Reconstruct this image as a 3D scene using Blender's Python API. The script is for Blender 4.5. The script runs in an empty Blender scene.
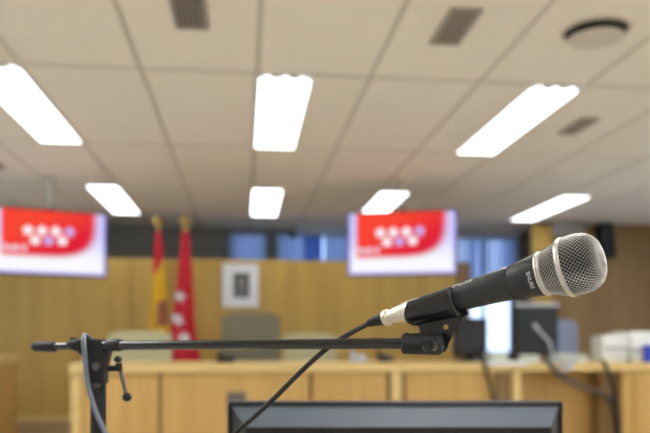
import bpy, bmesh, math, random
from mathutils import Vector, Matrix
random.seed(4)
SC = bpy.context.scene
COL = SC.collection
PI = math.pi

# ------------------------------------------------------------------ camera
F = 740.0                       # focal length in pixels of the 650 px wide frame
CZ = 1.30                       # eye height
YAW = math.radians(6.25)        # the room's long axis lies to the left of the lens axis
S_, C_ = math.sin(YAW), math.cos(YAW)
RIGHT = Vector((C_, -S_, 0)); FWD = Vector((S_, C_, 0)); UP = Vector((0, 0, 1))
cam = bpy.data.cameras.new('camera'); cam_o = bpy.data.objects.new('camera', cam); COL.objects.link(cam_o)
cam_o.location = (0, 0, CZ); cam_o.rotation_euler = (PI/2, 0, -YAW)
cam.sensor_width = 36; cam.lens = F/650*36; cam.shift_y = 123.5/650
cam.clip_start = 0.02; cam.clip_end = 200
cam.dof.use_dof = True; cam.dof.focus_distance = 0.548; cam.dof.aperture_fstop = 6.2
SC.camera = cam_o

def P(px, py, d):
    """photo point at depth d along the lens axis -> room point"""
    return Vector((0, 0, CZ)) + RIGHT*((px-325)/F*d) + FWD*d + UP*((340-py)/F*d)
def R(px, py, Y):
    """photo point on the cross plane y = Y of the room"""
    X = Y*math.tan(math.atan((px-325)/F)+YAW); d = X*S_+Y*C_
    return Vector((X, Y, CZ+(340-py)/F*d))

# ------------------------------------------------------------------ materials
def mat(name, col, rough=.5, metal=0, spec=.5, noise=0, nscale=40, bump=0, bscale=200, coat=0):
    m = bpy.data.materials.new(name); m.use_nodes = True
    nt = m.node_tree; b = nt.nodes['Principled BSDF']
    b.inputs['Base Color'].default_value = (*col, 1); b.inputs['Roughness'].default_value = rough
    b.inputs['Metallic'].default_value = metal; b.inputs['Specular IOR Level'].default_value = spec
    b.inputs['Coat Weight'].default_value = coat
    tc = nt.nodes.new('ShaderNodeTexCoord')
    n = nt.nodes.new('ShaderNodeTexNoise'); n.inputs['Scale'].default_value = nscale; n.inputs['Detail'].default_value = 4
    nt.links.new(tc.outputs['Object'], n.inputs['Vector'])
    if noise:
        r = nt.nodes.new('ShaderNodeMixRGB'); r.inputs[1].default_value = (*[c*(1-noise) for c in col], 1)
        r.inputs[2].default_value = (*[min(1, c*(1+noise)) for c in col], 1)
        nt.links.new(n.outputs['Fac'], r.inputs[0]); nt.links.new(r.outputs[0], b.inputs['Base Color'])
    if bump:
        n2 = nt.nodes.new('ShaderNodeTexNoise'); n2.inputs['Scale'].default_value = bscale
        nt.links.new(tc.outputs['Object'], n2.inputs['Vector'])
        bp = nt.nodes.new('ShaderNodeBump'); bp.inputs['Strength'].default_value = bump; bp.inputs['Distance'].default_value = .001
        nt.links.new(n2.outputs['Fac'], bp.inputs['Height']); nt.links.new(bp.outputs[0], b.inputs['Normal'])
    return m
def wood(name, c1, c2, rough=.45, stretch=(14, 14, .8), scale=1.3):
    m = mat(name, c1, rough); nt = m.node_tree; b = nt.nodes['Principled BSDF']
    tc = nt.nodes.new('ShaderNodeTexCoord'); mp = nt.nodes.new('ShaderNodeMapping'); mp.inputs['Scale'].default_value = stretch
    n = nt.nodes.new('ShaderNodeTexNoise'); n.inputs['Scale'].default_value = scale; n.inputs['Detail'].default_value = 6; n.inputs['Distortion'].default_value = .6
    cr = nt.nodes.new('ShaderNodeValToRGB'); cr.color_ramp.elements[0].position = .3; cr.color_ramp.elements[1].position = .7
    cr.color_ramp.elements[0].color = (*c1, 1); cr.color_ramp.elements[1].color = (*c2, 1)
    L = nt.links.new
    L(tc.outputs['Object'], mp.inputs['Vector']); L(mp.outputs[0], n.inputs['Vector']); L(n.outputs['Fac'], cr.inputs[0]); L(cr.outputs[0], b.inputs['Base Color'])
    return m
def emis(name, col, strength):
    m = bpy.data.materials.new(name); m.use_nodes = True; nt = m.node_tree
    nt.nodes.remove(nt.nodes['Principled BSDF']); e = nt.nodes.new('ShaderNodeEmission')
    e.inputs[0].default_value = (*col, 1); e.inputs[1].default_value = strength
    nt.links.new(e.outputs[0], nt.nodes['Material Output'].inputs[0]); return m

M = dict(
    tile=mat('ceiling_tile', (.83, .745, .59), .9, noise=.04, nscale=6), grid=mat('ceiling_grid', (.60, .53, .41), .7),
    near_floor=mat('near_floor_bounce', (.52, .50, .47), .5, noise=.04, nscale=3),  # unseen floor, made pale so it bounces light to the ceiling
    floor=wood('floor_wood', (.30, .185, .09), (.37, .235, .115), .4, (3, 14, 14)),
    grey_wall=mat('grey_wall_paint', (.20, .19, .165), .8, noise=.05), light_wall=mat('cream_wall_paint', (.78, .75, .70), .8, noise=.04),
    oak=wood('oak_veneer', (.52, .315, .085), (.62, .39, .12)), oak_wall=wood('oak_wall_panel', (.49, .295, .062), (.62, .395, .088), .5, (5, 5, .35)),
    oak_edge=wood('oak_edge', (.66, .47, .17), (.74, .54, .22), .4, (.8, 14, 14)), oak_dark=wood('dark_oak', (.20, .115, .035), (.26, .15, .05)),  # darker oak for joints, end post and panels
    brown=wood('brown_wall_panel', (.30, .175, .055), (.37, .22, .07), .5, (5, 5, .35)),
    white_metal=mat('white_metal', (.80, .80, .78), .4), black_plastic=mat('black_plastic', (.007, .007, .008), .23, spec=.5, noise=.2, nscale=90),
    black_rubber=mat('black_rubber', (.011, .011, .013), .5, spec=.3, noise=.15, nscale=60, bump=.2),
    mic_body=mat('mic_charcoal_paint', (.026, .027, .028), .40, metal=.2, spec=.35, bump=.08, bscale=1800), mic_seam=mat('mic_seam', (.008, .008, .008), .5),
    wire=mat('grille_wire', (.50, .49, .47), .42, metal=1.0), band=mat('grille_band', (.62, .60, .55), .38, metal=1.0, noise=.05),
    foam=mat('grille_foam', (.012, .012, .014), .9), nickel=mat('nickel', (.70, .66, .57), .36, metal=1.0),
    print=mat('white_print', (.42, .42, .41), .5), tube=mat('stand_black_paint', (.008, .008, .009), .17, spec=.6),
    joint=mat('stand_dark_metal', (.016, .016, .017), .42, spec=.3, metal=.2, bump=.1), bolt=mat('stand_bolt', (.12, .12, .12), .4, metal=.8),
    cable_black=mat('cable_black', (.010, .010, .010), .45, spec=.35), cable_grey=mat('cable_grey', (.10, .125, .165), .32, coat=.3),
    shell_sheen=mat('monitor_top_sheen', (.050, .064, .080), .55, spec=.25), mon_black=mat('monitor_black', (.009, .009, .010), .35, spec=.3),  # grey of the top slope is the ceiling's reflection, put in as colour
    vent=mat('vent_slat', (.36, .31, .245), .6), vent_dark=mat('vent_backing', (.07, .058, .045), .9), vent_frame=mat('vent_frame', (.62, .54, .42), .6),
    cream=mat('cream_leather', (.56, .52, .29), .6, noise=.05), olive=mat('olive_grey_fabric', (.24, .22, .14), .8, noise=.1),
    blue_grey=mat('blue_grey_fabric', (.30, .34, .46), .8, noise=.06), steel=mat('chair_steel', (.3, .3, .3), .35, metal=1),
    brass=mat('brass', (.75, .52, .15), .3, metal=1), pole_wood=mat('flag_pole_wood', (.45, .25, .08), .5, noise=.1),
    red=mat('flag_red', (.66, .012, .03), .75, noise=.06), yellow=mat('flag_yellow', (.86, .52, .015), .75, noise=.05),
    flag_white=mat('flag_white', (.85, .82, .82), .75), crest=mat('flag_crest', (.40, .14, .07), .8, noise=.3, nscale=30),
    frame_white=mat('frame_white', (.82, .83, .82), .5), photo_dark=mat('photo_dark', (.07, .075, .075), .4), photo_mid=mat('photo_suit', (.16, .165, .165), .4), photo_face=mat('photo_face', (.27, .25, .235), .4),
    printer=mat('printer_white', (.70, .70, .65), .5, noise=.03), printer_grey=mat('printer_grey', (.40, .40, .38), .5), blue=mat('blue_plastic', (.02, .05, .42), .5, noise=.05),
    paper=mat('paper_white', (.80, .81, .82), .8), paper_green=mat('folder_pale_green', (.66, .70, .60), .8, noise=.12, nscale=14), pale_grey=mat('pale_grey_plastic', (.50, .53, .56), .5),
    screen_off=mat('screen_off', (.02, .022, .026), .2), speaker_grille=mat('speaker_grille', (.014, .014, .018), .7, bump=.3), grey_box=mat('grey_socket', (.13, .12, .10), .6),
    mount=mat('mount_grey', (.22, .20, .17), .5), alu=mat('window_frame_alu', (.22, .26, .33), .4, metal=.2), soffit=mat('soffit_grey', (.34, .33, .31), .8), valance=mat('valance_grey', (.40, .43, .50), .7),
    lamp=emis('lamp_diffuser', (.95, .98, 1.0), 4.5), lamp_far=emis('lamp_diffuser_far', (.94, .98, 1.0), 4.6), lamp_near=emis('lamp_diffuser_near', (.97, .985, 1.0), 23.0),
)
# glass pane: clear with a fresnel sheen
g = bpy.data.materials.new('window_glass'); g.use_nodes = True; nt = g.node_tree; nt.nodes.remove(nt.nodes['Principled BSDF'])
tr = nt.nodes.new('ShaderNodeBsdfTransparent'); gl = nt.nodes.new('ShaderNodeBsdfGlossy'); gl.inputs['Roughness'].default_value = .02
fr = nt.nodes.new('ShaderNodeFresnel'); mx = nt.nodes.new('ShaderNodeMixShader')
tr.inputs[0].default_value = (.86, .92, .97, 1)
nt.links.new(fr.outputs[0], mx.inputs[0]); nt.links.new(tr.outputs[0], mx.inputs[1]); nt.links.new(gl.outputs[0], mx.inputs[2]); nt.links.new(mx.outputs[0], nt.nodes['Material Output'].inputs[0])
M['glass'] = g
g = g.copy(); g.name = 'dimmed_window_glass'; M['dimmed'] = g
[n for n in g.node_tree.nodes if n.type == 'BSDF_TRANSPARENT'][0].inputs[0].default_value = (.70, .75, .82, 1)  # panes darkened to hold back daylight set strong for the side windows
# blind slats: thin woven fabric, some daylight comes through
g = bpy.data.materials.new('blind_fabric'); g.use_nodes = True; nt = g.node_tree; b = nt.nodes['Principled BSDF']
b.inputs['Base Color'].default_value = (.50, .56, .66, 1); b.inputs['Roughness'].default_value = .9
tl = nt.nodes.new('ShaderNodeBsdfTranslucent'); tl.inputs[0].default_value = (.66, .76, .92, 1)
mx = nt.nodes.new('ShaderNodeMixShader'); mx.inputs[0].default_value = .7
nt.links.new(b.outputs[0], mx.inputs[1]); nt.links.new(tl.outputs[0], mx.inputs[2]); nt.links.new(mx.outputs[0], nt.nodes['Material Output'].inputs[0])
M['blind'] = g
g = g.copy(); g.name = 'blind_gap_fill'; M['gap_fill'] = g  # darker copy, stands in for the view through a blind gap
g.node_tree.nodes['Principled BSDF'].inputs['Base Color'].default_value = (.20, .30, .50, 1)
[n for n in g.node_tree.nodes if n.type == 'BSDF_TRANSLUCENT'][0].inputs[0].default_value = (.34, .50, .82, 1)

def screen_material():
    """the picture the televisions show: red field on white, rim glow put in as lilac"""
    m = bpy.data.materials.new('tv_picture'); m.use_nodes = True; nt = m.node_tree; N = nt.nodes; L = nt.links.new
    N.remove(N['Principled BSDF'])
    uv = N.new('ShaderNodeUVMap'); sp = N.new('ShaderNodeSeparateXYZ'); L(uv.outputs[0], sp.inputs[0])
    U, V = sp.outputs[0], sp.outputs[1]                  # V measured downwards
    def mth(op, a, b=None, clamp=False):
        n = N.new('ShaderNodeMath'); n.operation = op; n.use_clamp = clamp
        for i, x in enumerate((a, b)):
            if x is None: continue
            if isinstance(x, (int, float)): n.inputs[i].default_value = x
            else: L(x, n.inputs[i])
        return n.outputs[0]
    def step(x, a, b):
        n = N.new('ShaderNodeMapRange'); n.interpolation_type = 'SMOOTHSTEP'
        L(x, n.inputs[0]); n.inputs[1].default_value = a; n.inputs[2].default_value = b; return n.outputs[0]
    left = step(U, .07, .085)
    a = mth('POWER', mth('MAXIMUM', mth('DIVIDE', mth('SUBTRACT', U, .40), .53), 0), 3.2)
    b = mth('POWER', mth('DIVIDE', V, .75), 3.8)
    body = mth('SUBTRACT', 1, step(mth('ADD', a, b), .62, 1.12))
    red = mth('MULTIPLY', left, body)
    def mix(f, c1, c2):
        n = N.new('ShaderNodeMixRGB'); L(f, n.inputs[0])
        for i, c in ((1, c1), (2, c2)):
            if isinstance(c, tuple): n.inputs[i].default_value = (*c, 1)
            else: L(c, n.inputs[i])
        return n.outputs[0]
    white = mix(step(V, .30, .85), (.66, .62, .98), (.96, .96, 1.0))
    edge = mth('MAXIMUM', step(mth('ABSOLUTE', mth('SUBTRACT', U, .5)), .455, .5), step(V, .93, 1.0))  # screen-edge glow of the blur, put into the picture's colour
    white = mix(edge, white, (.42, .38, .95))
    redc = mix(step(mth('ADD', mth('MULTIPLY', U, .6), mth('MULTIPLY', V, .6)), .25, .85), (.95, .065, .035), (.74, .012, .04))
    fin = mix(red, white, redc)
    e = N.new('ShaderNodeEmission'); L(fin, e.inputs[0]); e.inputs[1].default_value = 1.0
    L(e.outputs[0], N['Material Output'].inputs[0]); return m
M['tv'] = screen_material()
M['tv_star'] = emis('tv_star', (.95, .93, 1.0), 1.0); M['tv_star_lilac'] = emis('tv_star_lilac', (.62, .46, .92), .95); M['tv_mark'] = emis('tv_mark', (.93, .78, .90), .95)

# ------------------------------------------------------------------ mesh helpers
def box(bm, x0, x1, y0, y1, z0, z1, mi=0, X=None):
    v = [bm.verts.new((x, y, z)) for x in (x0, x1) for y in (y0, y1) for z in (z0, z1)]
    if X is not None:
        for w in v: w.co = X @ w.co
    for f in ((0, 1, 3, 2), (4, 6, 7, 5), (0, 4, 5, 1), (2, 3, 7, 6), (0, 2, 6, 4), (1, 5, 7, 3)):
        bm.faces.new([v[i] for i in f]).material_index = mi
    return v
def bevel(bm, w, seg=2):
    bmesh.ops.bevel(bm, geom=[e for e in bm.edges], offset=w, segments=seg, affect='EDGES', profile=.6, clamp_overlap=True)
def ring_frame(ax):
    ax = ax.normalized(); h = UP if abs(ax.z) < .9 else Vector((1, 0, 0))
    a = ax.cross(h).normalized(); return a, ax.cross(a).normalized()
def tube(bm, pts, rad, n=12, mi=0, caps=True):
    """swept round tube; rad is one radius or a radius per point"""
    pts = [Vector(p) for p in pts]; rr = rad if isinstance(rad, (list, tuple)) else [rad]*len(pts)
    rings = []; prev = None
    for i, p in enumerate(pts):
        t = (pts[min(i+1, len(pts)-1)]-pts[max(i-1, 0)]).normalized()
        if prev is None: a, b = ring_frame(t)
        else:
            a = (prev - t*prev.dot(t)).normalized(); b = t.cross(a)
        prev = a
        rings.append([bm.verts.new(p+(a*math.cos(2*PI*k/n)+b*math.sin(2*PI*k/n))*rr[i]) for k in range(n)])
    for r0, r1 in zip(rings, rings[1:]):
        for k in range(n):
            bm.faces.new((r0[k], r0[(k+1) % n], r1[(k+1) % n], r1[k])).material_index = mi
    if caps:
        bm.faces.new(rings[0][::-1]).material_index = mi; bm.faces.new(rings[-1]).material_index = mi
def smooth_path(pts, n=8):
    pts = [Vector(p) for p in pts]; q = [pts[0]*2-pts[1]]+pts+[pts[-1]*2-pts[-2]]; out = []
    for i in range(1, len(q)-2):
        for k in range(n):
            t = k/n; a, b, c, d = q[i-1], q[i], q[i+1], q[i+2]
            out.append(.5*((2*b)+(c-a)*t+(2*a-5*b+4*c-d)*t*t+(3*b-a-3*c+d)*t**3))
    return out+[pts[-1]]
def lathe(bm, prof, X, n=32, mi=0, a0=0, a1=2*PI):
    """profile (s, r) turned about the local x axis"""
    full = abs(a1-a0-2*PI) < 1e-6; m = n if full else n+1; rings = []
    for s, r in prof:
        rings.append([bm.verts.new(X @ Vector((s, r*math.cos(a0+(a1-a0)*k/n), r*math.sin(a0+(a1-a0)*k/n)))) for k in range(m)])
    for r0, r1 in zip(rings, rings[1:]):
        for k in range(n):
            bm.faces.new((r0[k], r0[(k+1) % m], r1[(k+1) % m], r1[k])).material_index = mi
def prism(bm, outline, depth_vec, holes=(), mi=0):
    """flat outline (points in space, optional holes) pushed to both sides by depth_vec"""
    dv = Vector(depth_vec); loops = [outline]+list(holes); edges = []; sides = []
    for lp in loops:
        vs = [bm.verts.new(Vector(p)-dv) for p in lp]
        edges += [bm.edges.new((vs[i], vs[(i+1) % len(vs)])) for i in range(len(vs))]; sides.append(vs)
    g = bmesh.ops.triangle_fill(bm, edges=edges, use_beauty=True, use_dissolve=False)
    faces = [f for f in g['geom'] if isinstance(f, bmesh.types.BMFace)]
    mp = {}
    for vs in sides:
        for v in vs: mp[v] = bm.verts.new(v.co+dv*2)
    for f in faces: bm.faces.new([mp[v] for v in f.verts][::-1])
    for vs in sides:
        for i in range(len(vs)):
            a, b = vs[i], vs[(i+1) % len(vs)]; bm.faces.new((a, b, mp[b], mp[a]))
    bmesh.ops.recalc_face_normals(bm, faces=bm.faces[:])
def obj(name, bm, ms, parent=None, smooth=False, fix=True):
    """link a bmesh (world coordinates, or local ones when the parent is still at the origin) as one object"""
    if fix: bmesh.ops.recalc_face_normals(bm, faces=bm.faces[:])
    me = bpy.data.meshes.new(name); bm.to_mesh(me); bm.free()
    for m in (ms if isinstance(ms, (list, tuple)) else [ms]): me.materials.append(m)
    if smooth:
        for p in me.polygons: p.use_smooth = True
        me.set_sharp_from_angle(angle=math.radians(40))
    o = bpy.data.objects.new(name, me); COL.objects.link(o)
    if parent is not None:
        o.parent = parent
        t = Vector(); q = parent
        while q is not None: t += q.location; q = q.parent
        me.transform(Matrix.Translation(-t))
    else:
        bb = [v.co for v in me.vertices]
        c = Vector(((min(v.x for v in bb)+max(v.x for v in bb))/2, (min(v.y for v in bb)+max(v.y for v in bb))/2, min(v.z for v in bb)))
        me.transform(Matrix.Translation(-c)); o.location = c
    return o
def tag(o, label, cat, group=None):
    o['label'] = label; o['category'] = cat
    if group: o['group'] = group
    return o
def thing(name, label, cat, loc=(0, 0, 0), group=None):
    o = bpy.data.objects.new(name, None); COL.objects.link(o); o.location = loc; o.empty_display_size = .1
    return tag(o, label, cat, group)
def struct(o): o['kind'] = 'structure'; return o
def copy_tree(o, parent=None):
    c = o.copy(); COL.objects.link(c)
    if parent: c.parent = parent
    for ch in list(o.children): copy_tree(ch, c)
    return c
B = bmesh.new
def bx(name, x0, x1, y0, y1, z0, z1, m, parent=None, bv=0):
    bm = B(); box(bm, x0, x1, y0, y1, z0, z1)
    if bv: bevel(bm, bv)
    return obj(name, bm, m, parent)

# ------------------------------------------------------------------ room shell
XL, XR, YF, YB, H, DZ = -3.7, 5.3, -3.6, 9.3, 2.70, .40
struct(bx('floor', XL, XR, YF, YB+.1, -.1, 0, M['near_floor']))
struct(bx('trim_1', XL, XR, 5.15, YB, 0, DZ, M['floor']))                # the raised platform
bm = B()
box(bm, XL, XR, YF, YB+.1, H+.006, H+.1, 1)
xs = [.07+.6*k for k in range(-7, 10)]; ys = [-3.6+1.5*k for k in range(0, 10)]
for x0 in xs:
    for y0 in ys:
        a0, a1 = max(XL, x0+.014), min(XR, x0+.586); b0, b1 = max(YF, y0+.022), min(YB, y0+1.478)
        if a1-a0 > .02 and b1-b0 > .02: box(bm, a0, a1, b0, b1, H, H+.006, 0)
struct(obj('ceiling', bm, [M['tile'], M['grid']]))
SW0, SW1, SZ0, SZ1 = 4.2, 8.3, 1.0, 2.6       # unseen side windows, added to throw daylight on the far ceiling
for k, (nm, x0) in enumerate((('wall_left', XL-.1), ('wall_right', XR))):
    bm = B()
    box(bm, x0, x0+.1, YF, SW0, -.1, H+.1); box(bm, x0, x0+.1, SW1, YB+.1, -.1, H+.1); box(bm, x0, x0+.1, SW0, SW1, -.1, SZ0); box(bm, x0, x0+.1, SW0, SW1, SZ1, H+.1)
    struct(obj(nm, bm, M['light_wall']))
    bm = B(); t = .04; xa, xb = x0+.03, x0+.08
    box(bm, xa, xb, SW0, SW1, SZ0, SZ0+t); box(bm, xa, xb, SW0, SW1, SZ1-t, SZ1)
    for j in range(4):
        yc = SW0+(SW1-SW0-t)*j/3; box(bm, xa, xb, yc, yc+t, SZ0+t, SZ1-t)
    wn_ = struct(obj('window_%d' % (5+k), bm, M['alu']))  # added window out of view, lets in extra daylight
    bm = B(); box(bm, x0+.05, x0+.056, SW0+.01, SW1-.01, SZ0+.01, SZ1-.01); obj('pane', bm, M['glass'], wn_)
struct(bx('wall_front', XL-.1, XR+.1, YF-.1, YF, -.1, H+.1, M['light_wall']))
# far wall with its window openings
WZ0, WZ1 = 1.12, 2.66
wx = lambda px: R(px, 300, YB).x
openings = [(wx(231), wx(266)), (wx(277), wx(350)), (wx(354), wx(450)), (wx(454), wx(514))]
bm = B(); edge = XL
for a, b in openings:
    box(bm, edge, a, YB, YB+.1, -.1, H+.1); box(bm, a, b, YB, YB+.1, -.1, WZ0); box(bm, a, b, YB, YB+.1, WZ1, H+.1); edge = b
box(bm, edge, XR, YB, YB+.1, -.1, H+.1)
for px in (136, 184): box(bm, wx(px)-.012, wx(px)+.012, YB-.008, YB, DZ, H)  # panel joints
struct(obj('wall_back', bm, M['grey_wall']))
for i, (a, b) in enumerate(openings):
    bm = B(); t = .035
    box(bm, a, b, YB+.03, YB+.08, WZ0, WZ0+t); box(bm, a, b, YB+.03, YB+.08, WZ1-t, WZ1)
    box(bm, a, a+t, YB+.03, YB+.08, WZ0+t, WZ1-t); box(bm, b-t, b, YB+.03, YB+.08, WZ0+t, WZ1-t)
    if b-a > .6: box(bm, (a+b)/2-t/2, (a+b)/2+t/2, YB+.03, YB+.08, WZ0+t, WZ1-t)
    w = struct(obj('window_%d' % (i+1), bm, M['alu']))
    bm = B(); box(bm, a+.01, b-.01, YB+.05, YB+.056, WZ0+.01, WZ1-.01); obj('pane', bm, M['dimmed'], w)
struct(bx('trim_2', wx(292), wx(512), YB-.28, YB, 2.60, H, M['valance']))     # pelmet over the right-hand windows
# vertical blinds, slats inside one mesh per blind
def blind(x0, x1, z0, label, gaps=(), ang=20):
    t = thing('vertical_blind', label, 'blind', ((x0+x1)/2, YB-.08, z0), 'vertical blinds at the far windows')
    bm = B(); x = x0+.04; k = 0
    while x < x1-.03:
        if not any(a < x < b for a, b in gaps):
            X = Matrix.Translation((x, YB-.08, 0)) @ Matrix.Rotation(math.radians(ang+random.uniform(-16, 16)), 4, 'Z')
            box(bm, -.044, .044, -.0007, .0007, z0, 2.60, 0, X)
        x += .075
    obj('slats', bm, M['blind'], t)
    for a, b in gaps:                               # strips added for the dark view out through the gap
        bm = B(); x = a+.01
        while x < b+.01:
            box(bm, -.044, .044, -.0007, .0007, z0, 2.60, 0, Matrix.Translation((x, YB-.08, 0)) @ Matrix.Rotation(math.radians(ang), 4, 'Z')); x += .075
        obj('gap_fill_slats', bm, M['gap_fill'], t)['label'] = 'darker blue slats added in place of the dark view through a gap'
    bx('headrail', x0, x1, YB-.105, YB-.055, 2.60, 2.64, M['alu'], t)
blind(wx(229), wx(267), WZ0-.03, 'blue vertical blind in the narrow window just right of the grey wall')
blind(wx(276), wx(352), WZ0-.03, 'blue vertical blind with a gap filled by added darker slats, between the portrait and the right television', gaps=((wx(306), wx(321)),))
blind(wx(353), wx(452), WZ0-.03, 'blue vertical blind behind the right television')
blind(wx(453), wx(515), 1.84, 'short blue vertical blind over the bright window behind the microphone handle')
q = R(293, 235, 9.0); t = thing('dome_camera', 'small dark dome hanging before the blue blinds, left of the right television', 'security camera', q)
bm = B(); bmesh.ops.create_uvsphere(bm, u_segments=20, v_segments=12, radius=.042, matrix=Matrix.Translation(q)); obj('dome', bm, M['black_plastic'], t, True)
bm = B(); tube(bm, [q+UP*.02, q+UP*.05, (q.x, q.y, H)], [.045, .03, .012], 16); obj('stem', bm, M['mount'], t, True)
# oak partition in front of the far wall
PY = 8.4
xr = R(470, 300, PY).x; zt = R(110, 258, PY).z
bm = B(); n = 10; x0 = XL; st = (xr-.17-XL)/n
for k in range(n): box(bm, x0+k*st+.002, x0+(k+1)*st-.002, PY, PY+.10, DZ, zt)
box(bm, XL, xr-.17, PY+.02, PY+.08, DZ, zt-.01)
struct(obj('wall_partition', bm, M['oak_wall']))
struct(bx('trim_3', xr-.17, xr, PY-.02, PY+.12, DZ, zt, M['oak_dark']))       # darker end post
struct(bx('baseboard_partition', XL, xr-.17, PY-.02, PY, DZ, DZ+.075, M['oak_edge']))
# oak walls on the right
QY = 8.55
qx = lambda px: R(px, 300, QY).x
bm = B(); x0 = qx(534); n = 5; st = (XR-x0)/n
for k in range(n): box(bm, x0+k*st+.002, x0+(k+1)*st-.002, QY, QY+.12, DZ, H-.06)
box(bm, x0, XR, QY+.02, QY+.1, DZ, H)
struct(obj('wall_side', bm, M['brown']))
bm = B(); box(bm, R(534, 300, 8.42).x, R(553, 300, 8.42).x, 8.42, QY, DZ, R(540, 226, 8.42).z); bevel(bm, .006)
struct(obj('trim_4', bm, M['oak_wall']))                                    # oak pilaster
struct(bx('trim_5', R(553, 300, 8.40).x, R(585, 300, 8.40).x, 8.40, QY, R(565, 236, 8.4).z, H, M['soffit']))

# ------------------------------------------------------------------ ceiling lights and grilles
def make_light(x0, y0, label, group='long ceiling lights'):
    t = thing('ceiling_light', label, 'ceiling light', (x0, y0, H-.004), group)
    bm = B()
    box(bm, 0, .30, 0, .012, -.004, .03); box(bm, 0, .30, 1.488, 1.5, -.004, .03); box(bm, 0, .012, .012, 1.488, -.004, .03); box(bm, .288, .30, .012, 1.488, -.004, .03)
    box(bm, .012, .288, .012, 1.488, .024, .03)
    for v in bm.verts: v.co += t.location
    obj('frame', bm, M['white_metal'], t)
    bm = B(); box(bm, .012, .288, .075, 1.488, -.003, .012); bevel(bm, .003)
    for v in bm.verts: v.co += t.location
    obj('diffuser', bm, M['lamp'], t)
    bm = B(); box(bm, .012, .288, .012, .075, .004, .012)
    for v in bm.verts: v.co += t.location
    obj('end_plate', bm, M['white_metal'], t)
    for k in range(3):
        bm = B(); bmesh.ops.create_uvsphere(bm, u_segments=12, v_segments=8, radius=.022, matrix=Matrix.Translation(t.location+Vector((.055+.095*k, .045, .010))) @ Matrix.Diagonal((1.1, .8, .55, 1)))
        obj('tube_end', bm, M['lamp'], t, True)
    return t
LX = [((-1.43, 3.9), 'long bright ceiling light of the nearer row, left one, cut by the photo edge'),
      ((.07, 3.9), 'long bright ceiling light of the nearer row, the middle one of the three'),
      ((1.57, 3.9), 'long bright ceiling light of the nearer row, slanting above the microphone head'),
      ((-1.43, 6.85), 'smaller bright ceiling light of the farther row, beside the left television'),
      ((.07, 6.85), 'smaller bright ceiling light of the farther row, above the framed portrait'),
      ((1.27, 6.85), 'smaller bright ceiling light of the farther row, just above the right television'),
      ((3.07, 6.85), 'smaller bright ceiling light of the farther row, rightmost, over the brown wall')]
def relamp(o, m):                              # lamps of another power: their own mesh data
    for ch in o.children:
        if ch.data.materials[0] in (M['lamp'], M['lamp_far'], M['lamp_near']):
            ch.data = ch.data.copy(); ch.data.materials[0] = m
l0 = make_light(*LX[0][0], LX[0][1])
for (x, y), lab in LX[1:]:
    c = copy_tree(l0)
    if y > 6: relamp(c, M['lamp_far'])
    c.location = (x, y, H-.004); c['label'] = lab
for x, y in ((-2.93, 3.9), (3.37, 3.9), (-2.93, .9), (-1.43, .9), (.37, .9), (1.57, .9), (3.37, .9), (-1.43, -2.1), (.37, -2.1), (1.57, -2.1), (3.37, -2.1)):  # unseen lamps added to light the room, far stronger than the seen ones
    c = copy_tree(l0); relamp(c, M['lamp_near']); c.location = (x, y, H-.004); c['label'] = 'added long ceiling light, unseen, over the near part of the room'; c['group'] = 'added ceiling lights over the near part of the room'
def make_vent(x0, x1, y0, y1, label):
    t = thing('ceiling_vent', label, 'air vent', ((x0+x1)/2, (y0+y1)/2, H-.012), 'slotted ceiling vents')
    bm = B(); f = .014; z0, z1 = H-.012, H
    box(bm, x0, x1, y0, y0+f, z0, z1); box(bm, x0, x1, y1-f, y1, z0, z1); box(bm, x0, x0+f, y0+f, y1-f, z0, z1); box(bm, x1-f, x1, y0+f, y1-f, z0, z1)
    obj('frame', bm, M['vent'], t)
    bx('backing', x0+f, x1-f, y0+f, y1-f, H-.002, H, M['vent_dark'], t)
    n = 5
    for k in range(n):
        xc = x0+f+(x1-x0-2*f)*(k+.5)/n; bm = B()
        box(bm, -.0065, .0065, y0+f, y1-f, -.0015, .0015, 0, Matrix.Translation((xc, 0, H-.006)) @ Matrix.Rotation(.6, 4, 'Y'))
        obj('slat', bm, M['vent'], t)
make_vent(-.305, -.155, 2.85, 3.36, 'dark slotted vent cut by the top edge of the photo, left of centre')
make_vent(.865, 1.005, 3.03, 3.40, 'dark slotted vent beside the round ceiling diffuser')
make_vent(2.11, 2.23, 4.45, 4.80, 'small dark slotted vent right of the slanting ceiling light')
make_vent(-2.05, -1.925, 5.95, 6.25, 'small dark vent at the left photo edge above the left television')
t = thing('round_diffuser', 'round beige ceiling air diffuser at the upper right', 'air diffuser', (1.58, 3.19, H-.035))
X = Matrix.Translation((1.58, 3.19, H)) @ Matrix.Rotation(PI/2, 4, 'Y')    # local +x points down
bm = B(); lathe(bm, [(0, .155), (.008, .152), (.010, .140), (.002, .136), (0, .135)], X, 40); obj('rim', bm, M['vent_frame'], t, True)
bm = B(); lathe(bm, [(.002, .136), (.002, .0005)], X, 40); obj('throat', bm, M['vent_dark'], t)
bm = B(); lathe(bm, [(.030, .0005), (.032, .09), (.036, .118), (.039, .122), (.042, .118), (.044, .05), (.044, .0005)], X, 40); obj('deflector', bm, M['vent_frame'], t, True)
bm = B(); lathe(bm, [(.002, .02), (.031, .02)], X, 16); obj('stem', bm, M['vent_dark'], t, True)

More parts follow.
